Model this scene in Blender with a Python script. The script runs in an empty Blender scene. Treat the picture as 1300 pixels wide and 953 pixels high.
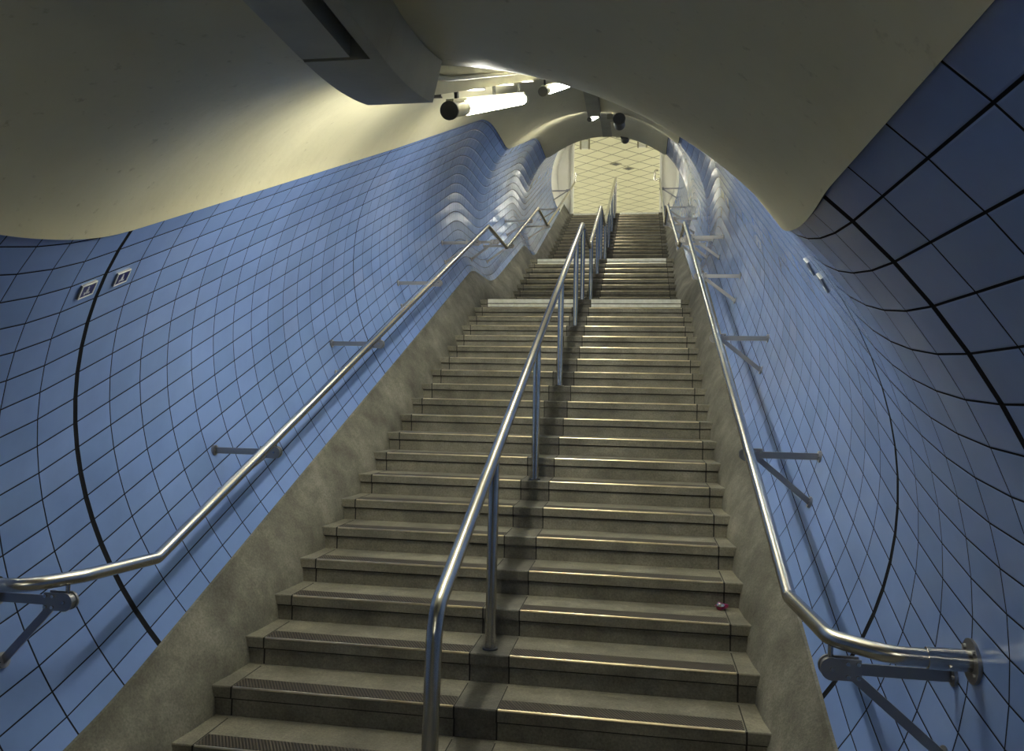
import bpy, bmesh, math, random
from mathutils import Vector, Matrix
random.seed(7)
COL = bpy.context.scene.collection
PI = math.pi
# ------------------------------------------------------------------ measures (metres)
T, RISE = .322, .139725
SL = RISE / T
W = 2.406
L1, L2 = 1.623, 1.649
Y2 = 18*T + L1 + 8*T            # top nosing of the middle flight
Y3 = Y2 + L2 + 17*T             # top nosing of the upper flight
ZF = -5*RISE                    # lower floor
ZC = 45*RISE                    # concourse floor
N_FIRST = -4

def half_w(y):                   # the passage narrows a little on its way up
    f = min(1, max(0, (y - 18*T) / L1))
    return (W*(1-f) + 2.285*f) / 2

# ------------------------------------------------------------------ node helpers
def new_mat(name):
    m = bpy.data.materials.new(name); m.use_nodes = True
    nt = m.node_tree; nt.nodes.clear()
    out = nt.nodes.new('ShaderNodeOutputMaterial'); b = nt.nodes.new('ShaderNodeBsdfPrincipled')
    nt.links.new(b.outputs[0], out.inputs[0])
    return m, nt, b
def N(nt, typ, **kw):
    n = nt.nodes.new(typ)
    for k, v in kw.items(): setattr(n, k, v)
    return n
def link(nt, a, b): nt.links.new(a, b)
def math_(nt, op, a, b=None, c=None):
    n = N(nt, 'ShaderNodeMath', operation=op)
    for i, x in enumerate((a, b, c)):
        if x is None: continue
        if isinstance(x, (int, float)): n.inputs[i].default_value = x
        else: link(nt, x, n.inputs[i])
    return n.outputs[0]
def ramp(nt, fac, stops):
    r = N(nt, 'ShaderNodeValToRGB'); link(nt, fac, r.inputs[0])
    el = r.color_ramp.elements
    while len(el) < len(stops): el.new(.5)
    for e, (p, c) in zip(el, stops):
        e.position = p; e.color = (*c, 1)
    return r.outputs[0]
def noise(nt, scale, detail=4, rough=.55, vec=None):
    n = N(nt, 'ShaderNodeTexNoise'); n.inputs['Scale'].default_value = scale
    n.inputs['Detail'].default_value = detail; n.inputs['Roughness'].default_value = rough
    if vec is None:
        g = N(nt, 'ShaderNodeNewGeometry'); vec = g.outputs['Position']
    link(nt, vec, n.inputs['Vector'])
    return n.outputs['Fac']
def bump(nt, b, h, strength=.3, dist=.01):
    n = N(nt, 'ShaderNodeBump'); n.inputs['Strength'].default_value = strength
    n.inputs['Distance'].default_value = dist
    link(nt, h, n.inputs['Height']); link(nt, n.outputs[0], b.inputs['Normal'])
def mottled(name, c1, c2, scale, rough=.7, metal=0, bs=.2, bscale=60, spec=.5, mid=None, bdist=.004):
    m, nt, b = new_mat(name)
    f = noise(nt, scale, 5, .6)
    st = [(.3, c1), (.7, c2)] if mid is None else [(.28, c1), (.5, mid), (.72, c2)]
    link(nt, ramp(nt, f, st), b.inputs['Base Color'])
    b.inputs['Roughness'].default_value = rough; b.inputs['Metallic'].default_value = metal
    b.inputs['Specular IOR Level'].default_value = spec
    if bs: bump(nt, b, noise(nt, bscale, 3), bs, bdist)
    return m

# cream painted plaster of the vault
def mat_cream():
    m, nt, b = new_mat('cream_paint')
    f = noise(nt, 1.1, 5, .6); g = noise(nt, 26, 3, .6)
    mx = N(nt, 'ShaderNodeMix', data_type='RGBA', blend_type='MULTIPLY')
    mx.inputs[0].default_value = 1
    link(nt, ramp(nt, f, [(.3, (.52, .485, .325)), (.7, (.63, .59, .41))]), mx.inputs[6])
    link(nt, ramp(nt, g, [(.24, (.70, .68, .62)), (.36, (1, 1, 1))]), mx.inputs[7])
    link(nt, mx.outputs[2], b.inputs['Base Color'])
    b.inputs['Roughness'].default_value = .42
    bump(nt, b, noise(nt, 5, 4), .25, .02)
    return m
CREAM = mat_cream()
WHITE_PANEL = mottled('white_wall_panel', (.78, .77, .70), (.84, .83, .77), 2, .3, bs=0)
GROUT = mottled('dark_grout', (.012, .012, .014), (.03, .03, .03), 20, .8, bs=.1)
CONCRETE = None
def mat_concrete(name, c1, mid, c2, rough=.72):
    m, nt, b = new_mat(name)
    f = noise(nt, 3.2, 7, .68); g = noise(nt, 90, 3, .7)
    mx = N(nt, 'ShaderNodeMix', data_type='RGBA', blend_type='OVERLAY'); mx.inputs[0].default_value = .55
    link(nt, ramp(nt, f, [(.28, c1), (.5, mid), (.72, c2)]), mx.inputs[6])
    link(nt, ramp(nt, g, [(.3, (.25, .25, .25)), (.7, (.75, .75, .75))]), mx.inputs[7])
    link(nt, mx.outputs[2], b.inputs['Base Color'])
    b.inputs['Roughness'].default_value = rough
    bump(nt, b, math_(nt, 'ADD', f, math_(nt, 'MULTIPLY', g, .35)), .5, .01)
    return m
SKIRT = mat_concrete('cement_render', (.055, .052, .04), (.125, .12, .095), (.225, .215, .175))
STEP = mat_concrete('granolithic_concrete', (.085, .078, .056), (.155, .144, .108), (.24, .224, .172), .6)
GRIMY = mat_concrete('grimy_concrete', (.04, .037, .03), (.09, .084, .067), (.17, .16, .125), .6)
JOINT = mottled('black_joint', (.008, .008, .008), (.02, .018, .015), 30, .8, bs=0)
def mat_nosing():
    m, nt, b = new_mat('ribbed_nosing')
    tc = N(nt, 'ShaderNodeTexCoord'); sp = N(nt, 'ShaderNodeSeparateXYZ'); link(nt, tc.outputs['Object'], sp.inputs[0])
    w = math_(nt, 'SINE', math_(nt, 'MULTIPLY', math_(nt, 'ADD', sp.outputs[0], math_(nt, 'MULTIPLY', sp.outputs[1], .6)), 2*PI/.016))
    f = math_(nt, 'ADD', math_(nt, 'MULTIPLY', w, .5), .5)
    link(nt, ramp(nt, f, [(.25, (.010, .008, .005)), (.8, (.062, .048, .033))]), b.inputs['Base Color'])
    b.inputs['Roughness'].default_value = .6; b.inputs['Metallic'].default_value = .0
    bump(nt, b, f, .6, .003)
    return m
NOSING = mat_nosing()
BRASS = mottled('worn_brass_edge', (.48, .40, .26), (.75, .66, .47), 9, .30, 1, bs=.15, bscale=120)
WHITE_LINE = mottled('worn_white_paint', (.66, .66, .56), (.86, .86, .78), 18, .6, bs=.1)
def mat_steel(name, c, rough):
    m, nt, b = new_mat(name)
    f = noise(nt, 6, 4); link(nt, ramp(nt, f, [(.3, tuple(k*.86 for k in c)), (.7, c)]), b.inputs['Base Color'])
    b.inputs['Metallic'].default_value = 1
    b.inputs['Roughness'].default_value = rough
    return m
STEEL = mat_steel('satin_stainless_steel', (.52, .51, .48), .23)
DULL_STEEL = mat_steel('dull_grey_steel', (.33, .33, .34), .42)
DARK_PAINT = mottled('dark_grey_paint', (.035, .038, .045), (.06, .063, .07), 10, .45, bs=.1)
TRUNK = mottled('grey_cream_trunking', (.26, .25, .185), (.36, .345, .26), 4, .45, bs=.1)
TRUNK_LIGHT = mottled('pale_trunking', (.50, .48, .38), (.62, .60, .48), 5, .4, bs=.1)
BLACK = mottled('black_gap', (.006, .006, .006), (.012, .012, .011), 10, .9, bs=0)
SPEAKER = mottled('charcoal_plastic', (.07, .07, .062), (.10, .10, .088), 14, .5, bs=.1)
FRAME_WHITE = mottled('pale_metal_frame', (.62, .63, .62), (.74, .74, .72), 12, .3, bs=0)
NAVY = mottled('navy_sign_face', (.006, .010, .085), (.010, .016, .13), 12, .5, bs=0)
SIGN_PALE = mottled('pale_sign_symbol', (.40, .42, .50), (.5, .52, .6), 12, .4, bs=0)
FLOOR_M = mat_concrete('worn_terrazzo', (.12, .115, .1), (.2, .19, .16), (.28, .27, .23), .5)
PALE_FLOOR = mat_concrete('pale_terrazzo', (.42, .41, .36), (.52, .51, .45), (.6, .59, .52), .4)
RED_FOIL = mottled('red_foil', (.03, .02, .12), (.40, .03, .07), 60, .3, .3, bs=0)
SILVER_FOIL = mottled('silver_foil', (.6, .6, .65), (.8, .8, .85), 60, .2, .9, bs=0)
def emit(name, col, s):
    m, nt, b = new_mat(name)
    b.inputs['Base Color'].default_value = (.8, .8, .8, 1)
    b.inputs['Emission Color'].default_value = (*col, 1); b.inputs['Emission Strength'].default_value = s
    return m
TUBE = emit('lit_fluorescent_tube', (1.0, .985, .85), 34)
TUBE_FAR = emit('lit_concourse_diffuser', (1.0, .98, .84), 25)
TUBE_FILL = emit('added_fill_tube', (1.0, .98, .84), 17)  # weak glow of the added tube that brightens the near ceiling

# glazed blue tiles: UV counts tiles (u along the passage, v up the wall)
SEAMS = []       # filled below: integer u at which a movement joint runs round the ring
def mat_tiles():
    m, nt, b = new_mat('glazed_blue_tile')
    uv = N(nt, 'ShaderNodeUVMap', uv_map='tiles'); sp = N(nt, 'ShaderNodeSeparateXYZ'); link(nt, uv.outputs[0], sp.inputs[0])
    U, V = sp.outputs[0], sp.outputs[1]
    fu, fv = math_(nt, 'FRACT', U), math_(nt, 'FRACT', V)
    du = math_(nt, 'SUBTRACT', .5, math_(nt, 'ABSOLUTE', math_(nt, 'SUBTRACT', fu, .5)))
    dv = math_(nt, 'SUBTRACT', .5, math_(nt, 'ABSOLUTE', math_(nt, 'SUBTRACT', fv, .5)))
    dum, dvm = math_(nt, 'MULTIPLY', du, .23), math_(nt, 'MULTIPLY', dv, .12)
    edge = math_(nt, 'MINIMUM', dum, dvm)
    mk = N(nt, 'ShaderNodeMapRange', interpolation_type='SMOOTHSTEP'); link(nt, edge, mk.inputs[0])
    mk.inputs[1].default_value = .0024; mk.inputs[2].default_value = .0038
    mask = mk.outputs[0]
    for s, wd in SEAMS:
        d = math_(nt, 'ABSOLUTE', math_(nt, 'SUBTRACT', U, s))
        mask = math_(nt, 'MULTIPLY', mask, math_(nt, 'GREATER_THAN', d, wd))
    fl = N(nt, 'ShaderNodeCombineXYZ'); link(nt, math_(nt, 'FLOOR', U), fl.inputs[0]); link(nt, math_(nt, 'FLOOR', V), fl.inputs[1])
    wn = N(nt, 'ShaderNodeTexWhiteNoise', noise_dimensions='3D'); link(nt, fl.outputs[0], wn.inputs[0])
    base = ramp(nt, wn.outputs['Value'], [(0, (.165, .262, .53)), (.5, (.182, .282, .575)), (.95, (.194, .295, .60)), (1, (.205, .290, .55))])
    dirt = noise(nt, 2.2, 5, .6)
    dm = N(nt, 'ShaderNodeMix', data_type='RGBA', blend_type='MULTIPLY'); dm.inputs[0].default_value = 1
    link(nt, base, dm.inputs[6]); link(nt, ramp(nt, dirt, [(.3, (.86, .86, .86)), (.6, (1, 1, 1))]), dm.inputs[7])
    mx = N(nt, 'ShaderNodeMix', data_type='RGBA'); link(nt, mask, mx.inputs[0])
    mx.inputs[6].default_value = (.016, .017, .020, 1); link(nt, dm.outputs[2], mx.inputs[7])
    link(nt, mx.outputs[2], b.inputs['Base Color'])
    link(nt, math_(nt, 'MULTIPLY_ADD', mask, -.67, .85), b.inputs['Roughness'])
    link(nt, math_(nt, 'MULTIPLY', mask, .34), b.inputs['Specular IOR Level'])
    sc = N(nt, 'ShaderNodeSeparateXYZ'); link(nt, wn.outputs['Color'], sc.inputs[0])
    tilt = math_(nt, 'ADD',
                 math_(nt, 'MULTIPLY', math_(nt, 'SUBTRACT', fu, .5), math_(nt, 'MULTIPLY', math_(nt, 'SUBTRACT', sc.outputs[0], .5), .35)),
                 math_(nt, 'MULTIPLY', math_(nt, 'SUBTRACT', fv, .5), math_(nt, 'MULTIPLY', math_(nt, 'SUBTRACT', sc.outputs[1], .5), .35)))
    mp = N(nt, 'ShaderNodeMapRange', interpolation_type='SMOOTHSTEP'); link(nt, edge, mp.inputs[0])
    mp.inputs[1].default_value = .001; mp.inputs[2].default_value = .007
    h = math_(nt, 'ADD', math_(nt, 'ADD', mp.outputs[0], tilt), math_(nt, 'MULTIPLY', noise(nt, 7, 2), .25))
    bump(nt, b, h, .42, .003)
    return m

# diagonal steel ceiling panels of the concourse
def mat_panels():
    m, nt, b = new_mat('cream_ceiling_panels')
    g = N(nt, 'ShaderNodeNewGeometry'); sp = N(nt, 'ShaderNodeSeparateXYZ'); link(nt, g.outputs['Position'], sp.inputs[0])
    a = math_(nt, 'MULTIPLY', math_(nt, 'ADD', sp.outputs[0], sp.outputs[1]), .7071/.6)
    c = math_(nt, 'MULTIPLY', math_(nt, 'SUBTRACT', sp.outputs[0], sp.outputs[1]), .7071/.6)
    ds = []
    for k in (a, c):
        f = math_(nt, 'FRACT', math_(nt, 'ADD', k, 100.3))
        ds.append(math_(nt, 'SUBTRACT', .5, math_(nt, 'ABSOLUTE', math_(nt, 'SUBTRACT', f, .5))))
    e = math_(nt, 'MINIMUM', *ds)
    mk = N(nt, 'ShaderNodeMapRange'); link(nt, e, mk.inputs[0]); mk.inputs[1].default_value = .022; mk.inputs[2].default_value = .04
    mx = N(nt, 'ShaderNodeMix', data_type='RGBA'); link(nt, mk.outputs[0], mx.inputs[0])
    mx.inputs[6].default_value = (.17, .155, .085, 1)
    link(nt, ramp(nt, noise(nt, 1.5, 3), [(.3, (.72, .705, .52)), (.7, (.80, .785, .60))]), mx.inputs[7])
    link(nt, mx.outputs[2], b.inputs['Base Color']); b.inputs['Roughness'].default_value = .3
    return m
PANELS = mat_panels()

# ------------------------------------------------------------------ object helpers
def tag(o, label=None, cat=None, group=None, kind=None):
    if label: o['label'] = label
    if cat: o['category'] = cat
    if group: o['group'] = group
    if kind: o['kind'] = kind
    return o
def obj(name, bm, mats, parent=None, smooth=False, auto=None):
    me = bpy.data.meshes.new(name); bm.normal_update(); bm.to_mesh(me); bm.free()
    for m in (mats if isinstance(mats, (list, tuple)) else [mats]): me.materials.append(m)
    if smooth:
        for p in me.polygons: p.use_smooth = True
        if auto: me.set_sharp_from_angle(angle=math.radians(auto))
    o = bpy.data.objects.new(name, me); COL.objects.link(o)
    if parent:
        o.parent = parent
        o.matrix_parent_inverse = Matrix.Identity(4)
    return o
def empty(name, loc=(0, 0, 0)):
    o = bpy.data.objects.new(name, None); COL.objects.link(o); o.location = loc; o.empty_display_size = .1
    return o
def box(bm, lo, hi, mi=0, M=None):
    vs = [bm.verts.new((x, y, z)) for x in (lo[0], hi[0]) for y in (lo[1], hi[1]) for z in (lo[2], hi[2])]
    if M:
        for v in vs: v.co = M @ v.co
    for f in ((0, 1, 3, 2), (4, 6, 7, 5), (0, 4, 5, 1), (2, 3, 7, 6), (0, 2, 6, 4), (1, 5, 7, 3)):
        fc = bm.faces.new([vs[i] for i in f]); fc.material_index = mi
    return vs
def frame_of(d, up=(0, 0, 1)):
    d = Vector(d).normalized(); up = Vector(up)
    if abs(d.dot(up)) > .99: up = Vector((0, 1, 0))
    x = d.cross(up).normalized(); z = x.cross(d).normalized()
    return Matrix((x, d, z)).transposed()
def bar(bm, a, b, w, h, mi=0, up=(0, 0, 1)):
    a, b = Vector(a), Vector(b); L = (b-a).length
    M = Matrix.Translation(a) @ frame_of(b-a, up).to_4x4()
    box(bm, (-w/2, 0, -h/2), (w/2, L, h/2), mi, M)
def tube(bm, pts, r, n=16, mi=0, caps=True):
    pts = [Vector(p) for p in pts]; rings = []
    rr = r if isinstance(r, (list, tuple)) else [r]*len(pts)
    d0 = (pts[1]-pts[0]).normalized(); up = Vector((0, 0, 1)) if abs(d0.z) < .9 else Vector((1, 0, 0))
    x = d0.cross(up).normalized()
    for i, p in enumerate(pts):
        if i == 0: d = d0
        elif i == len(pts)-1: d = (pts[i]-pts[i-1]).normalized()
        else: d = ((pts[i]-pts[i-1]).normalized() + (pts[i+1]-pts[i]).normalized()).normalized()
        x = (x - d*x.dot(d)).normalized(); y = d.cross(x)
        rings.append([bm.verts.new(p + (x*math.cos(2*PI*k/n) + y*math.sin(2*PI*k/n))*rr[i]) for k in range(n)])
    for a, b in zip(rings, rings[1:]):
        for k in range(n):
            f = bm.faces.new((a[k], a[(k+1) % n], b[(k+1) % n], b[k])); f.material_index = mi
    if caps:
        bm.faces.new(rings[0][::-1]).material_index = mi; bm.faces.new(rings[-1]).material_index = mi
def rounded(pts, rad, n=6):
    """polyline with its corners replaced by arcs; rad may be a list"""
    pts = [Vector(p) for p in pts]; out = [pts[0]]
    for i in range(1, len(pts)-1):
        r = rad[i] if isinstance(rad, (list, tuple)) else rad
        a, p, b = pts[i-1], pts[i], pts[i+1]
        da, db = (a-p).normalized(), (b-p).normalized()
        ang = da.angle(db); t = min(r/math.tan(ang/2), (a-p).length*.49, (b-p).length*.49); r = t*math.tan(ang/2)
        c = p + (da+db).normalized()*(r/math.sin(ang/2))
        s, e = p+da*t, p+db*t
        for k in range(n+1):
            u, w = s-c, e-c; th = u.angle(w)
            out.append(c+u if th < 1e-4 else c+(u*math.sin((1-k/n)*th)+w*math.sin(k/n*th))/math.sin(th))
    out.append(pts[-1]); return out

# ------------------------------------------------------------------ the passage: one axis, swept
OFF, OFF3 = 1.156, 1.07
KN = [(-9.0, .485), (-1.55, .485), (18*T+.12, 18*RISE+OFF+.05), (18*T+L1-T+.12, 18*RISE+OFF+.05),
      (Y2, 27*RISE+OFF3), (Y2+L2-T, 27*RISE+OFF3), (Y3, 45*RISE+OFF3), (17.45, 45*RISE+OFF3)]
TL = [0, .70, .36, .36, .36, .36, .15, 0]      # tangent length of the bend at each knee
class Axis:
    def __init__(s):
        s.seg = []; S = 0; p = Vector(KN[0]); s.marks = {}
        for i in range(1, len(KN)):
            k = Vector(KN[i]); d = (k-p).normalized(); L = (k-p).length - TL[i]
            s.seg.append(('l', S, S+L, p.copy(), d)); S += L; p = p + d*L
            if i < len(KN)-1:
                d2 = (Vector(KN[i+1])-k).normalized(); ang = math.atan2(d2.y, d2.x) - math.atan2(d.y, d.x)
                R = TL[i]/math.tan(abs(ang)/2); n = Vector((-d.y, d.x))*(1 if ang > 0 else -1)
                s.marks[i] = (S, S+R*abs(ang)); s.seg.append(('a', S, S+R*abs(ang), p+n*R, (p-(p+n*R)), ang, R)); S += R*abs(ang)
                p = k + d2*TL[i]
        s.S = S
    def at(s, S):
        """-> axis point (y,z), tangent angle"""
        for g in s.seg:
            if S <= g[2]+1e-6 or g is s.seg[-1]:
                if g[0] == 'l':
                    q = g[3]+g[4]*(S-g[1]); return q.x, q.y, math.atan2(g[4].y, g[4].x)
                f = (S-g[1])/(g[2]-g[1])*g[5]; c, sn = math.cos(f), math.sin(f); r = g[4]
                q = g[3]+Vector((r.x*c-r.y*sn, r.x*sn+r.y*c)); t = Vector((q.x-g[3].x, q.y-g[3].y))
                a = math.atan2(t.y, t.x) + (PI/2 if g[5] > 0 else -PI/2)
                return q.x, q.y, math.atan2(math.sin(a), math.cos(a))
    def S_of(s, y):
        lo, hi = 0, s.S
        for _ in range(50):
            m = (lo+hi)/2
            if s.at(m)[0] < y: lo = m
            else: hi = m
        return lo
AX = Axis()
def Rad(S):
    y = AX.at(S)[0]; f = min(1, max(0, (y-18*T)/(Y2-18*T))); return 1.67*(1-f)+1.61*f
def P(S, x, v):
    """point at axis length S, x across, v square to the axis"""
    y, z, a = AX.at(S); return Vector((x, y - v*math.sin(a), z + v*math.cos(a)))
S_B0 = AX.marks[1][1]                       # end of the foot bend
S_INC0 = S_B0 - .70                         # the knee measured along the incline
K_LOW = AX.S_of(-2.19)
brk = [0, K_LOW, S_INC0+.81, S_INC0+4.26]
for k in (2, 3, 4, 5): brk += [AX.marks[k][0]-.03, AX.marks[k][1]+.03]
S_PAN = AX.S_of(15.9)                       # white panels replace the tiles from here
brk += [AX.S_of(14.4), S_PAN]
brk = sorted(brk)
cols = []; cnt = 0                          # (S, tile count)
SEAM_W = {1: .07, 2: .062, 3: .03}
for j, (a, b) in enumerate(zip(brk, brk[1:])):
    mid = (a+b)/2
    bend = any(m[0]-.1 < mid < m[1]+.1 for k, m in AX.marks.items() if k > 1)
    n = max(1, round((b-a)/(.115 if bend else .232)))
    for k in range(n):
        cols.append((a+(b-a)*k/n, cnt+k))
    cnt += n
    if j+1 < len(brk)-1: SEAMS.append((cnt, SEAM_W.get(j+1, .016)))
cols.append((brk[-1], cnt))
TILES = mat_tiles()
PITCH = .12
def v_top(S):
    k = [(0, 1.41), (K_LOW-.1, 1.41), (S_INC0+.1, 1.372), (S_INC0+.81, 1.325), (S_INC0+4.26, 1.262), (S_INC0+8, 1.245), (99, 1.245)]
    for (a, p), (b, q) in zip(k, k[1:]):
        if a <= S <= b: return p+(q-p)*(S-a)/(b-a)
BOT = -.812
def wall(side, name):
    bm = bmesh.new(); uvl = bm.loops.layers.uv.new('tiles'); sx = -1 if side == 'left' else 1
    grid = []
    for S, u in cols:
        R = Rad(S); top = v_top(S); vs = [BOT] + [k*PITCH for k in range(-6, 12)]
        row = []
        for a in vs:
            a = min(a, top); row.append((a, u))
        row.append((top, u))
        grid.append([(bm.verts.new(P(S, sx*R*math.cos(a/R), R*math.sin(a/R))), -7.0 if a == BOT else a/PITCH, u) for a, u in row])
    for A, B in zip(grid, grid[1:]):
        for i in range(len(A)-1):
            q = [A[i], A[i+1], B[i+1], B[i]]
            if (A[i][0].co-A[i+1][0].co).length < 1e-6 and (B[i][0].co-B[i+1][0].co).length < 1e-6: continue
            if (A[i][0].co-A[i+1][0].co).length < 1e-6: q = [A[i], B[i+1], B[i]]
            if (B[i][0].co-B[i+1][0].co).length < 1e-6: q = [A[i], A[i+1], B[i]]
            if sx < 0: q = q[::-1]
            f = bm.faces.new([k[0] for k in q])
            for lp, k in zip(f.loops, q): lp[uvl].uv = (k[2], k[1])
    o = obj(name, bm, TILES); tag(o, kind='structure'); return o
wall('left', 'wall_left'); wall('right', 'wall_right')

def s_samples(a, b):
    out = [a]
    while out[-1] < b-1e-6:
        S = out[-1]; bend = any(m[0]-.15 < S < m[1]+.05 for m in AX.marks.values())
        out.append(min(b, S + (.045 if bend else .22)))
    return out
def strip(name, prof, mats, a, b, mi=None, smooth=True, auto=40, closed=False, parent=None):
    """prof(S) -> list of (x, v); swept along the axis"""
    bm = bmesh.new(); g = []
    for S in s_samples(a, b): g.append([bm.verts.new(P(S, x, v)) for x, v in prof(S)])
    n = len(g[0])
    for A, B in zip(g, g[1:]):
        for i in range(n if closed else n-1):
            f = bm.faces.new((A[i], A[(i+1) % n], B[(i+1) % n], B[i])); f.material_index = mi(i) if mi else 0
    if closed: bm.faces.new(g[0][::-1]); bm.faces.new(g[-1])
    bmesh.ops.recalc_face_normals(bm, faces=bm.faces)
    return obj(name, bm, mats, parent, smooth, auto)
# vault
def vault(S):
    R = Rad(S); Ri = R-.012; t = (v_top(S)-.006)/R; out = []
    out.append((-(R+.012)*math.cos(t), (R+.012)*math.sin(t)))
    n = 48; y = AX.at(S)[0]; f = min(1, max(0, (y-.5)/(18*T-.5))); g = min(1, max(0, (y-Y2+1)/1.0)); rise = .055*(1-f) - .05*f - .06*g
    for k in range(n+1):
        a = PI-t-(PI-2*t)*k/n; h = max(0, (math.sin(a)-math.sin(t))/(1-math.sin(t)))**.6
        out.append(((Ri+rise*h)*math.cos(a), (Ri+rise*h)*math.sin(a)))
    out.append(((R+.012)*math.cos(t), (R+.012)*math.sin(t)))
    return out
o = strip('ceiling', vault, [CREAM, GROUT], 0, AX.S_of(17.3), lambda i: 1 if i in (0, 49) else 0); tag(o, kind='structure')
# rendered cement skirtings
def skirt(sx):
    def f(S):
        R = Rad(S); a = BOT/R; x0, v0 = R*math.cos(a), R*math.sin(a); y = AX.at(S)[0]; hw = half_w(y); dx = hw-W/2
        v0 += .004
        return [(sx*(x0+.01), v0+.002), (sx*(x0-.012), v0), (sx*(x0-.03), v0-.05), (sx*(1.385+dx), -.90), (sx*(1.34+dx), -.98),
                (sx*(1.31+dx), -1.05), (sx*(1.29+dx), -1.12), (sx*(1.282+dx), -1.20), (sx*(1.28+dx), -1.40)]
    return f
for nm, sx in (('left', -1), ('right', 1)):
    tag(strip('baseboard_'+nm, skirt(sx), SKIRT, 0, AX.S_of(17.25)), kind='structure')
# white enamel panels at the head of the stairs
def panel_wall(sx):
    def f(S):
        R = Rad(S); out = []
        for k in range(22):
            a = (BOT + (1.2-BOT)*k/21)/R; out.append((sx*R*math.cos(a), R*math.sin(a)))
        return out
    return f
for nm, sx in (('left', -1), ('right', 1)):
    tag(strip('wall_'+nm+'.001', panel_wall(sx), WHITE_PANEL, S_PAN, AX.S_of(17.3)), kind='structure')
# lower floor and the closed end far behind the viewer
bm = bmesh.new(); box(bm, (-1.45, -9, ZF-.2), (1.45, (N_FIRST)*T+.012, ZF))
tag(obj('floor', bm, FLOOR_M), kind='structure')
bm = bmesh.new(); box(bm, (-1.75, -9.2, ZF-.2), (1.75, -9.0, 2.3)); tag(obj('wall_back', bm, CREAM), kind='structure')

# ------------------------------------------------------------------ stairs
def step_mesh(hw, depth, white):
    bm = bmesh.new(); e = hw+.15
    prof = [(0, -.006), (.003, -.001), (.006, 0), (depth+.012, 0), (depth+.012, -RISE), (.014, -RISE), (.014, -.058), (.0, -.054)]
    xs = [-e, -hw, -.095, .095, hw, e]
    rings = [[bm.verts.new((x, y, z)) for y, z in prof] for x in xs]
    for j, (A, B) in enumerate(zip(rings, rings[1:])):
        for i in range(len(prof)):
            f = bm.faces.new((A[i], B[i], B[(i+1) % 8], A[(i+1) % 8])); f.material_index = 1 if j == 2 else 0
    bm.faces.new(rings[0]); bm.faces.new(rings[-1][::-1])
    bmesh.ops.recalc_face_normals(bm, faces=bm.faces)
    for a, b in ((-hw-.10, -hw), (-hw, -.095), (.095, hw), (hw, hw+.10)):
        box(bm, (a, .0085, -.062), (b, .016, -.055), 2)          # mastic under the tread slab
    for x in (-hw, -.1, .1, hw):
        box(bm, (x-.004, -.0012, -.055), (x+.004, .01, -.001), 2)
        box(bm, (x-.004, .0125, -RISE+.0008), (x+.004, .02, -.058), 2)
        box(bm, (x-.003, .004, -.004), (x+.003, min(depth, T)-.02, .0006), 2)
    return bm
def nosing_mesh(x0, x1):
    bm = bmesh.new()
    box(bm, (x0, .010, -.004), (x1, .115, .0022), 0)
    tube(bm, [(x0, .0045, -.0035), (x1, .0045, -.0035)], .0062, 8, 1)
    return bm
FL = [('stair_flight', list(range(N_FIRST, 19)), 0, 'lowest and longest concrete stair flight, nearest the viewer, up to the first white-edged landing'),
      ('stair_flight', list(range(19, 28)), 18*T+L1-19*T, 'middle short concrete stair flight between the two white-edged landings'),
      ('stair_flight', list(range(28, 46)), Y2+L2-28*T, 'uppermost concrete stair flight ending at the bright cream concourse')]
cache = {}
def step_y(i):
    return i*T + (0 if i < 19 else (L1-T if i < 28 else L1+L2-2*T))
for nm, idx, dy, lab in FL:
    y0 = step_y(idx[0]); root = empty(nm, (0, y0, idx[0]*RISE-RISE)); tag(root, lab, 'stairs', 'concrete stair flights')
    for i in idx:
        y = step_y(i); hw = half_w(y+.01); hw = W/2 if i < 19 else 1.1425
        depth = {18: L1, 27: L2, 45: 17.40-Y3}.get(i, T)
        key = (round(hw, 3), round(depth, 3))
        part = 'landing_slab' if i in (18, 27, 45) else 'step'
        if key not in cache:
            s = obj(part, step_mesh(hw, depth, False), [STEP, GRIMY, JOINT], root)
            ns = [obj('nosing_strip', nosing_mesh(a, b), [NOSING, BRASS], s, True, 40) for a, b in ((-hw+.008, -.105), (.105, hw-.008))]
            cache[key] = (s, ns)
        else:
            s0, ns0 = cache[key]; s = s0.copy(); s.parent = root; COL.objects.link(s)
            for n0 in ns0:
                c = n0.copy(); c.parent = s; COL.objects.link(c)
        s.location = (0, y-y0, i*RISE-(idx[0]*RISE-RISE))
        if i in (18, 27, 45):
            h = .092 if i != 45 else .05
            for a, b in ((-hw+.004, -.11), (.11, hw-.004)):
                bm = bmesh.new(); box(bm, (a, -.004, -.045), (b, .016, .0035)); 
                if h > .06: box(bm, (a, .006, -h), (b, .02, -.050))
                w = obj('white_edge_strip', bm, WHITE_LINE, s); w['label'] = 'worn white strip along the landing edge'
# litter
wr = empty('litter_wrapper', (1.185, .60, RISE)); tag(wr, 'crumpled red and silver sweet wrapper on a low step near the right wall', 'litter')
def crumple(r, seed, sc):
    rnd = random.Random(seed); bm = bmesh.new(); bmesh.ops.create_icosphere(bm, subdivisions=2, radius=r)
    for v in bm.verts: v.co = Vector((v.co.x*sc[0], v.co.y*sc[1], v.co.z*sc[2]))*rnd.uniform(.55, 1.15)
    lo = min(v.co.z for v in bm.verts)
    for v in bm.verts: v.co.z -= lo
    return bm
o = obj('foil', crumple(.028, 3, (1.3, .8, .8)), RED_FOIL, wr)
o = obj('inner_paper', crumple(.015, 5, (1.6, .8, .8)), SILVER_FOIL, wr); o.location = (-.01, -.012, .016)

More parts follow.
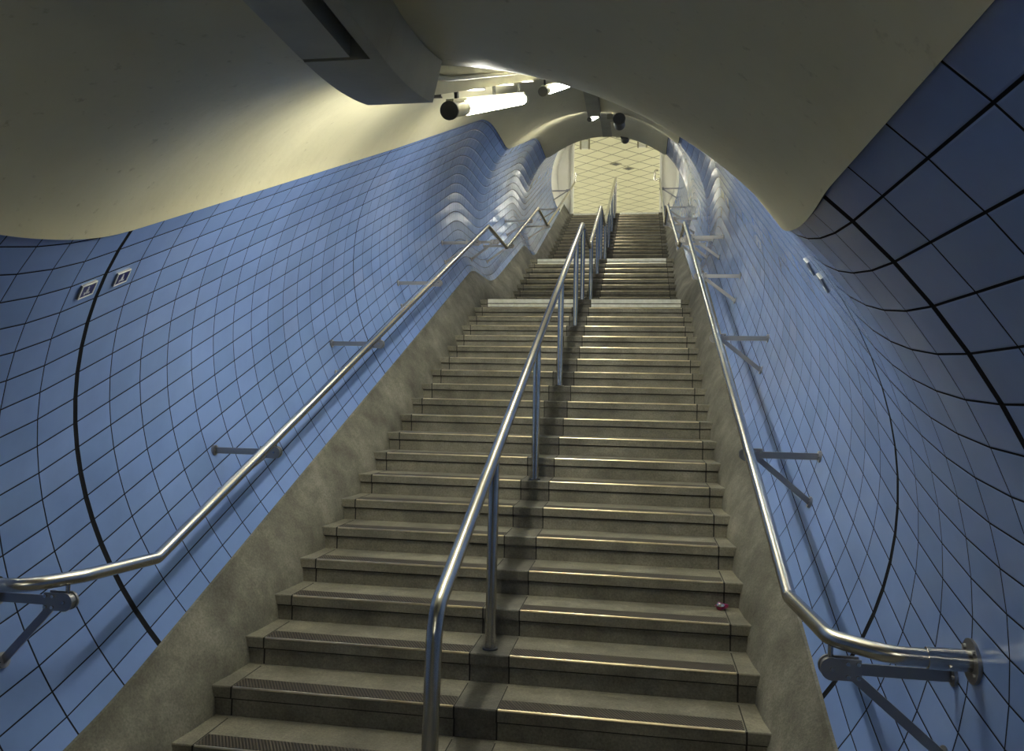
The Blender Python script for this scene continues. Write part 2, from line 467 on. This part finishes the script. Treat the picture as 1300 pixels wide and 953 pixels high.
# ------------------------------------------------------------------ handrails
HR = .937
def nz(y):      # height of the nosing line at y
    if y < 18*T: return SL*y
    if y < 18*T+L1-T: return 18*RISE
    if y < Y2: return 18*RISE + SL*(y-(18*T+L1-T))
    if y < Y2+L2-T: return 27*RISE
    if y < Y3: return 27*RISE + SL*(y-(Y2+L2-T))
    return ZC
KY = [18*T-.07, 18*T+L1-T+.01, Y2-.08, Y2+L2-T+.01, Y3+.05]
def rail_pts(x1, x2, x3, z_foot=.568):
    z = [18*RISE+HR-.01, 18*RISE+HR-.02, 27*RISE+HR-.02, 27*RISE+HR-.02, ZC+HR]
    return [(x2, KY[0], z[0]), (x2, KY[1], z[1]), (x3, KY[2], z[2]), (x3, KY[3], z[3]), (x3, KY[4], z[4])]
def rail_xz(pts, y):
    for a, b in zip(pts, pts[1:]):
        if a[1] <= y <= b[1]:
            f = (y-a[1])/(b[1]-a[1]); return a[0]+(b[0]-a[0])*f, a[2]+(b[2]-a[2])*f
    return pts[0][0], pts[0][2]
def wall_hit(x, y, z, sx):
    """x of the tiled wall at this y, z"""
    best = None
    S = AX.S_of(y)
    for _ in range(6):
        yy, zz, a = AX.at(S); v = (z-zz)*math.cos(a) - (y-yy)*math.sin(a); s = (y-yy)*math.cos(a)+(z-zz)*math.sin(a)
        S += s
    return sx*math.sqrt(max(0, Rad(S)**2-v*v))
def bracket(parent, sx, x, y, z, drop=.075):
    """clamp under the rail, level arm and raking strut to the wall"""
    zc = z-drop
    xw = wall_hit(x, y, zc, sx); zs = zc-.235; xs = wall_hit(x, y, zs, sx)
    bm = bmesh.new(); c = (x+sx*.02, y, zc)
    bar(bm, c, (xw-sx*.004, y, zc), .010, .034); bar(bm, (x+sx*.045, y, zc-.004), (xs-sx*.004, y, zs), .010, .030)
    br = obj('bracket', bm, DULL_STEEL, parent)
    bm = bmesh.new()                                   # two side cheeks bolted round a drum
    for dy in (-.016, .016): 
        tube(bm, [(x, y+dy-.0045, zc), (x, y+dy+.0045, zc)], .034, 20)
        box(bm, (min(x, x+sx*.085), y+dy-.003, zc-.032), (max(x, x+sx*.085), y+dy+.003, zc+.032))
    tube(bm, [(x, y-.0135, zc), (x, y+.0135, zc)], .029, 20)
    for qx, qz in ((.0, .0), (.045, .02), (.045, -.02), (.075, .02), (.075, -.02)):
        tube(bm, [(x+sx*qx, y-.026, zc+qz), (x+sx*qx, y+.026, zc+qz)], .0062, 8, 1)
    obj('clamp', bm, [DULL_STEEL, STEEL], br, True, 35)
    bm = bmesh.new(); tube(bm, [(x, y, zc+.02), (x, y, z-.02)], .008, 10); obj('rail_pin', bm, STEEL, br, True, 35)
    for px, pz in ((xw, zc), (xs, zs)):
        bm = bmesh.new(); nrm = Vector((-sx, 0, 0)) if pz == zc else Vector((-sx*.9, 0, .35)).normalized()
        tube(bm, [Vector((px, y, pz))-nrm*.004, Vector((px, y, pz))+nrm*.010], .030, 16)
        for dy in (-.017, .017): tube(bm, [Vector((px, y+dy, pz))+nrm*.009, Vector((px, y+dy, pz))+nrm*.015], .006, 8)
        obj('wall_plate', bm, DULL_STEEL, br, True, 35)
    return br
def wall_rail(sx, xs, foot, label, ys, top):
    r = .0255 if sx < 0 else .026
    core = rail_pts(*xs); full = foot + core[:-1] + top
    rad = [.0]*len(full)
    for i in range(len(full)): rad[i] = .05
    rad[1] = .13; rad[2] = .09; rad[len(foot)-1] = .05
    if len(foot) > 3: rad[2] = .13
    root = empty('handrail', (foot[-1][0], foot[-1][1], 0)); ox = Vector((foot[-1][0], foot[-1][1], 0))
    tag(root, label, 'handrail', 'wall handrails')
    bm = bmesh.new(); tube(bm, [Vector(p) for p in rounded(full, rad)], r, 20); rail = obj('rail', bm, STEEL, root, True, 40)
    f0, f1 = Vector(foot[0]), Vector(foot[1]); d = (f1-f0).normalized()
    bm = bmesh.new(); tube(bm, [f0+d*.004, f0+d*.125], r+.0045, 20)
    tube(bm, [f0+d*.07+Vector((0, -.028, -.014)), f0+d*.07+Vector((0, -.034, -.016))], .006, 8)
    obj('end_sleeve', bm, STEEL, root, True, 40)
    bm = bmesh.new(); tube(bm, [f0-d*.006, f0+d*.012], .062, 24)
    for k in range(4):
        q = Vector((0, math.cos(PI/4+k*PI/2), math.sin(PI/4+k*PI/2)))*.045
        tube(bm, [f0+q+d*.010, f0+q+d*.019], .0075, 8)
    obj('wall_flange', bm, DULL_STEEL, root, True, 40)
    path = foot[-1:] + core
    for y in ys:
        x, z = rail_xz(path, y); bracket(root, sx, x, y, z)
    return root, path
lf = [(-1.67, -1.41, .568), (-1.45, -1.40, .568), (-1.355, -1.20, .568), (-1.292, -.84, .568)]
lroot, lp = wall_rail(-1, (-1.29, -1.205, -1.14), lf, 'long stainless steel handrail bracketed to the left tiled wall of the stairs',
          (.20, 1.85, 3.48, 5.15, 6.35, 7.5, 9.2, 11.6, 13.4, 15.9),
          [(-1.14, Y3+.30, ZC+HR+.0), (-1.10, Y3+.32, ZC+HR+.28)])
bracket(lroot, -1, -1.37, -1.27, .568, .08)
rf = [(1.672, -1.50, .568), (1.45, -1.495, .568), (1.315, -1.36, .568), (1.285, -.86, .568)]
rroot, rp = wall_rail(1, (1.29, 1.238, 1.155), rf, 'long stainless steel handrail bracketed to the right tiled wall of the stairs',
          (.33, 2.03, 3.68, 5.3, 6.35, 7.5, 9.2, 11.6, 13.4, 15.9),
          [(1.155, Y3+.05, ZC+HR), (1.03, Y3+.25, ZC+HR), (1.03, Y3+.27, ZC+HR+.28), (1.12, Y3+.27, ZC+HR+.28)])
bracket(rroot, 1, 1.315, -1.37, .568, .085)
# middle handrail
CX = -.012
root = empty('handrail', (CX, -1.05, -4*RISE)); tag(root, 'central stainless steel handrail on posts running up the middle of the stairs', 'handrail')
zb = -3*RISE-.0
pts = [(CX, -1.10, zb-RISE*0+.0), (CX, -1.06, .40), (CX, -1.02, SL*-1.02+HR)] + rail_pts(CX, CX, CX)[:-1] + [(CX, Y3+.10, ZC+HR+.06), (CX, Y3+.14, ZC)]
pts[0] = (CX, -1.10, -3*RISE)
rad = [.05]*len(pts); rad[2] = .12; rad[1] = .12; rad[3:7] = [.04]*4; rad[7] = .05
bm = bmesh.new(); tube(bm, rounded(pts, rad), .031, 20); obj('rail', bm, STEEL, root, True, 40)
cpath = pts[2:]
posts = [(0, .085), (5, .085), (10, .085), (15, .085), (18, .10), (19, .085), (24, .085), (27, .10), (28, .085), (33, .085), (38, .085), (43, .085)]
for i, dy in posts:
    y = step_y(i)+dy; x, z = rail_xz(cpath, y)
    bm = bmesh.new(); tube(bm, [(CX, y, i*RISE), (CX, y, z-.01)], .0275, 18); p = obj('post', bm, STEEL, root, True, 40)
    bm = bmesh.new(); tube(bm, [(CX, y, i*RISE), (CX, y, i*RISE+.008)], .040, 20); obj('base_collar', bm, DARK_PAINT, p, True, 40)
for ob in (lroot, rroot, root):
    d = Vector(ob.location)
    for c in ob.children:
        c.location = -d

# ------------------------------------------------------------------ trunking on the crown
def crown(S, x, drop): return P(S, x, math.sqrt(Rad(S)**2-x*x)-drop)
root = empty('cable_trunking', P(S_INC0, 0, 1.5)); tag(root, 'grey cream cable trunking running along the crown of the vault from the near ceiling', 'cable trunking')
d0 = Vector(root.location)
XC = 0.045
def fascia(S):
    R = Rad(S)-.012; h = .070
    return [(XC-.19, R+.03), (XC-.115, R-h), (XC+.082, R-h), (XC+.115, R+.045)]
SE = S_INC0+.20
def sub(name, prof, mat, a, b, closed=True, lab=None):
    o = strip(name, prof, mat, a, b, parent=root, closed=closed, auto=30); o.location = -d0
    if lab: o['label'] = lab
    return o
SG = AX.S_of(-2.24)
sub('bend_cover', fascia, TRUNK, SG+.03, SE)
sub('side_fascia', lambda S: [(XC+.035, Rad(S)-.03), (XC+.05, Rad(S)-.083), (XC+.082, Rad(S)-.082), (XC+.115, Rad(S)+.035)], TRUNK, .2, SG+.03)
sub('near_cover', lambda S: [(XC-.19, Rad(S)+.02), (XC-.115, Rad(S)-.082), (XC+.005, Rad(S)-.082), (XC+.005, Rad(S)-.03)], TRUNK, .2, SG)
sub('recess', lambda S: [(XC-.06, Rad(S)+.02), (XC-.06, Rad(S)-.025), (XC+.06, Rad(S)-.025), (XC+.06, Rad(S)+.02)], BLACK, .2, SG+.05)
def slim(S): 
    R = Rad(S)
    return [(XC-.045, R+.04), (XC-.045, R-.048), (XC+.04, R-.048), (XC+.04, R+.04)]
sub('straight_length', slim, TRUNK_LIGHT, SE, AX.marks[2][0]-.1, lab='pale narrow straight length above the lit tubes')
def fascia2(S):
    R = Rad(S)-.012; h = .12
    return [(XC-.12, R+.0), (XC-.095, R-h), (XC+.08, R-h), (XC+.10, R+.0)]
sub('bend_cover', fascia2, TRUNK, AX.marks[2][0]-.15, AX.marks[3][1]-.25)
sub('straight_length', slim, TRUNK_LIGHT, AX.marks[3][1]-.25, AX.marks[4][0])
sub('bend_cover', fascia2, TRUNK, AX.marks[4][0]-.1, AX.marks[5][1]-.25)
sub('straight_length', slim, TRUNK_LIGHT, AX.marks[5][1]-.25, AX.S_of(17.2))
bm = bmesh.new()
tube(bm, [crown(S, XC+.075, -.005) for S in s_samples(SE-.02, AX.marks[2][0])], .010, 10)
o = obj('conduit', bm, TRUNK_LIGHT, root, True, 40); o.location = -d0
bm = bmesh.new()
for k in range(9): 
    S = SE+.5+k*.75
    bar(bm, crown(S, XC-.05, .051), crown(S, XC+.045, .051), .02, .005)
o = obj('strap', bm, DULL_STEEL, root); o.location = -d0

# ------------------------------------------------------------------ fluorescent fittings
def fitting(S0, L, x, drop, label, group, mat=TUBE, lit0=.26, dip=0.0):
    a, b = P(S0, x, Rad(S0)-drop), P(S0+L, x, Rad(S0+L)-drop-dip); d = (b-a).normalized(); up = Vector((0, -d.z, d.y)); r = .032
    root = empty('fluorescent_light', a); tag(root, label, 'light fitting', group)
    A, B = Vector((0, 0, 0)), b-a
    bm = bmesh.new(); tube(bm, [A+d*lit0, B-d*.06], r*.93, 20); obj('lit_tube', bm, mat, root, True, 40)
    for a0, a1 in ((A, A+d*.018), (B-d*.018, B)):
        bm = bmesh.new(); tube(bm, [a0, a1], r*1.12, 24); obj('end_cap', bm, SPEAKER, root, True, 40)
    for a0, a1 in ((A+d*.018, A+d*lit0), (B-d*.06, B-d*.018)):
        bm = bmesh.new(); tube(bm, [a0, a1], r*.95, 20); obj('end_sleeve', bm, TRUNK_LIGHT, root, True, 40)
    for t in (.14, L/2, L-.14):
        bm = bmesh.new(); c = A+d*t; bar(bm, c+up*(r*.9), c+up*(drop-.03), .03, .012, up=(1, 0, 0))
        obj('hanger', bm, DARK_PAINT, root)
    bm = bmesh.new(); bar(bm, A+d*.02+up*(r+.004), B-d*.02+up*(r+.004), .03, .012, up=up); obj('gear_tray', bm, TRUNK_LIGHT, root)
    return root
G = 'tube lights under the crown trunking'
fitting(S_INC0+1.16, 1.95, -.0, .120, 'brightest and nearest lit tube light hanging under the trunking of the lowest flight', G, dip=.04)
fitting(S_INC0+4.12, 2.0, .0, .15, 'second lit tube light up the lowest flight, partly behind the near ceiling bulge', G)
s2 = AX.marks[3][1]
fitting(s2-.12, 1.9, -.03, .16, 'small far lit tube light above the start of the middle flight', G, lit0=.12)
s3 = AX.marks[5][1]
fitting(s3+.4, 1.9, -.03, .13, 'tube light above the uppermost flight near the concourse', G, TUBE_FAR)
fitting(s3+3.2, 1.9, -.03, .13, 'last tube light before the head of the stairs', G, TUBE_FAR)
# added unseen tube behind the viewer, continues the row and lights the near ceiling
fitting(S_INC0-4.35, 1.8, .50, .13, 'added unseen fill tube on the level passage ceiling behind the viewer', G, TUBE_FILL)

# ------------------------------------------------------------------ loudspeakers
def speaker(x, y, z, r, label):
    S = AX.S_of(y); root = empty('loudspeaker', (x, y, z)); tag(root, label, 'loudspeaker', 'ceiling loudspeakers')
    bm = bmesh.new(); tube(bm, [(0, 0, 0), (0, .012, 0), (0, .012, 0), (0, .26, .0)], [r, r, r*.93, r*.88], 28); obj('housing', bm, SPEAKER, root, True, 40)
    bm = bmesh.new(); tube(bm, [(0, -.004, 0), (0, .004, 0)], r*.86, 28); obj('grille', bm, DARK_PAINT, root, True, 40)
    bm = bmesh.new(); bar(bm, (0, .10, r*.8), (0, .10, r+.06), .10, .02, up=(0, 1, 0)); box(bm, (-r-.085, .05, r*.2), (-r+.0, .17, r*1.1))
    obj('bracket', bm, TRUNK, root)
speaker(.39, 6.82, 5.185-.02, .087, 'round dark grey loudspeaker at the vault crown over the first landing')
speaker(.37, 10.95, 6.30+.02, .088, 'round dark grey loudspeaker at the vault crown over the second landing')

# ------------------------------------------------------------------ small wall signs
def sign(S, arc, sx, label, w=.086, h=.064):
    R = Rad(S); c = P(S, sx*R*math.cos(arc/R), R*math.sin(arc/R)); y, z, a = AX.at(S)
    ex = Vector((0, math.cos(a), math.sin(a)))*(1 if sx < 0 else -1)
    n = (P(S, 0, 0)-c).normalized(); ez = n.cross(ex)*-1
    ez = ex.cross(n); 
    if ez.z < 0: ez = -ez
    root = empty('wall_sign', c); tag(root, label, 'sign', 'small blue wall signs')
    M = Matrix((ex, n, ez)).transposed().to_4x4()
    bm = bmesh.new(); t = .005
    box(bm, (-w/2, -.004, -h/2), (w/2, .007, h/2), 1, M)
    for lo, hi in (((-w/2, .007, h/2-t), (w/2, .010, h/2)), ((-w/2, .007, -h/2), (w/2, .010, -h/2+t)), ((-w/2, .007, -h/2+t), (-w/2+t, .010, h/2-t)), ((w/2-t, .007, -h/2+t), (w/2, .010, h/2-t))):
        box(bm, lo, hi, 0, M)
    obj('frame', bm, [FRAME_WHITE, DULL_STEEL], root)
    bm = bmesh.new(); box(bm, (-w/2+t, 0.0068, -h/2+t), (w/2-t, .008, h/2-t), 0, M); obj('sign_face', bm, NAVY, root)
    bm = bmesh.new()
    tube(bm, [M @ Vector((0, .0078, .013)), M @ Vector((0, .0088, .013))], .0055, 12)
    box(bm, (-.007, .0078, -.016), (.007, .0088, .006), 0, M); box(bm, (-.017, .0078, -.019), (-.009, .0088, -.007), 0, M); box(bm, (.009, .0078, -.019), (.017, .0088, -.010), 0, M)
    obj('symbol', bm, SIGN_PALE, root)
sign(S_INC0+.715, 1.035, -1, 'small navy framed sign high on the left tiles, left of the black movement joint')
sign(S_INC0+.935, 1.025, -1, 'small navy framed sign high on the left tiles, right of the black movement joint')
sign(S_INC0+1.28, .88, 1, 'small framed sign seen edge-on high on the right tiles, nearer of the pair')
sign(S_INC0+1.58, .87, 1, 'small framed sign seen edge-on high on the right tiles, farther of the pair')

# ------------------------------------------------------------------ concourse at the head of the stairs
CH = ZC+2.62
bm = bmesh.new(); box(bm, (-6, 17.40, ZC-.25), (6, 36, ZC)); tag(obj('floor.001', bm, PALE_FLOOR), kind='structure')
bm = bmesh.new(); box(bm, (-6, 17.30, CH), (6, 36, CH+.12)); tag(obj('ceiling.001', bm, PANELS), kind='structure')
for nm, lo, hi in (('wall_left.002', (-6.2, 17.3, ZC), (-6, 36, CH)), ('wall_right.002', (6, 17.3, ZC), (6.2, 36, CH)), ('wall_far', (-6.2, 36, ZC), (6.2, 36.2, CH)),
                   ('wall_front', (-6, 17.30, ZC), (-1.7, 17.42, CH)), ('wall_front.001', (1.7, 17.30, ZC), (6, 17.42, CH))):
    bm = bmesh.new(); box(bm, lo, hi); tag(obj(nm, bm, WHITE_PANEL), kind='structure')
for nm, s_ in (('trim_1', -1), ('trim_2', 1)):
    bm = bmesh.new(); a, b = sorted((s_*1.16, s_*1.215)); box(bm, (a, 17.16, ZC), (b, 17.42, CH)); a, b = sorted((s_*1.215, s_*1.72)); box(bm, (a, 17.31, ZC), (b, 17.42, CH))
    tag(obj(nm, bm, WHITE_PANEL), kind='structure')
def cl(x, y, label):
    root = empty('ceiling_light', (x, y, CH)); tag(root, label, 'light fitting', 'concourse ceiling lights')
    bm = bmesh.new(); box(bm, (-.12, -.9, -.05), (.12, .9, 0)); obj('housing', bm, FRAME_WHITE, root)
    bm = bmesh.new(); box(bm, (-.10, -.88, -.075), (.10, .88, -.0505)); obj('diffuser', bm, TUBE_FAR, root)
for x in (-3.2, 3.2):
    for k in range(4): cl(x, 19.2+k*4.2, 'long lit ceiling light of the concourse beyond the stair head')
# two small downlights and a hanging box that show through the opening
for x, y, lab in ((-.16, 21.36, 'small dark square downlight in the cream panels, left of two'), (.24, 21.9, 'small dark square downlight in the cream panels, right of two')):
    root = empty('downlight', (x, y, CH)); tag(root, lab, 'light fitting', 'concourse downlights')
    bm = bmesh.new(); M = Matrix.Rotation(PI/4, 4, 'Z'); box(bm, (-.14, -.14, -.012), (.14, .14, 0), 0, M); obj('trim_ring', bm, TRUNK, root)
    bm = bmesh.new(); box(bm, (-.09, -.09, -.016), (.09, .09, -.011), 0, M); obj('lens', bm, DARK_PAINT, root)
for x, lab in ((-.95, 'pale hanging sign box at the left of the stair head ceiling'), (.70, 'pale hanging sign box at the right of the stair head ceiling')):
    root = empty('hanging_sign', (x, 18.6, CH)); tag(root, lab, 'sign', 'stair head sign boxes')
    bm = bmesh.new(); box(bm, (-.11, -.04, -.36), (.08, .04, -.12)); obj('sign_box', bm, FRAME_WHITE, root)
    bm = bmesh.new(); box(bm, (-.16, -.045, -.37), (-.112, .045, -.0)); box(bm, (.082, -.045, -.37), (.13, .045, 0)); obj('hanger', bm, TRUNK, root)

# ------------------------------------------------------------------ camera
F_, CYP = 1000.9, 439.05
pi_, ya, ro = .065, -.1636, .0219
Fw = Vector((math.sin(ya)*math.cos(pi_), math.cos(ya)*math.cos(pi_), math.sin(pi_)))
Rt = Vector((math.cos(ya), -math.sin(ya), 0)); Up = Rt.cross(Fw)
R2 = Rt*math.cos(ro)+Up*math.sin(ro); U2 = Up*math.cos(ro)-Rt*math.sin(ro)
cam = bpy.data.cameras.new('camera'); co = bpy.data.objects.new('camera', cam); COL.objects.link(co)
M = Matrix((R2, U2, -Fw)).transposed().to_4x4(); M.translation = (.7354, -3.9634, 1.2832); co.matrix_world = M
cam.sensor_fit = 'HORIZONTAL'; cam.sensor_width = 36; cam.lens = 36*F_/1300; cam.shift_y = -(476.5-CYP)/1300; cam.clip_start = .02
sc = bpy.context.scene; sc.camera = co
w = bpy.data.worlds.new('world'); sc.world = w; w.use_nodes = True
w.node_tree.nodes['Background'].inputs[0].default_value = (.6, .62, .5, 1); w.node_tree.nodes['Background'].inputs[1].default_value = .0
sc.view_settings.view_transform = 'Standard'; sc.view_settings.look = 'None'; sc.view_settings.gamma = 1
sc.view_settings.use_curve_mapping = False; sc.view_settings.exposure = 1.62
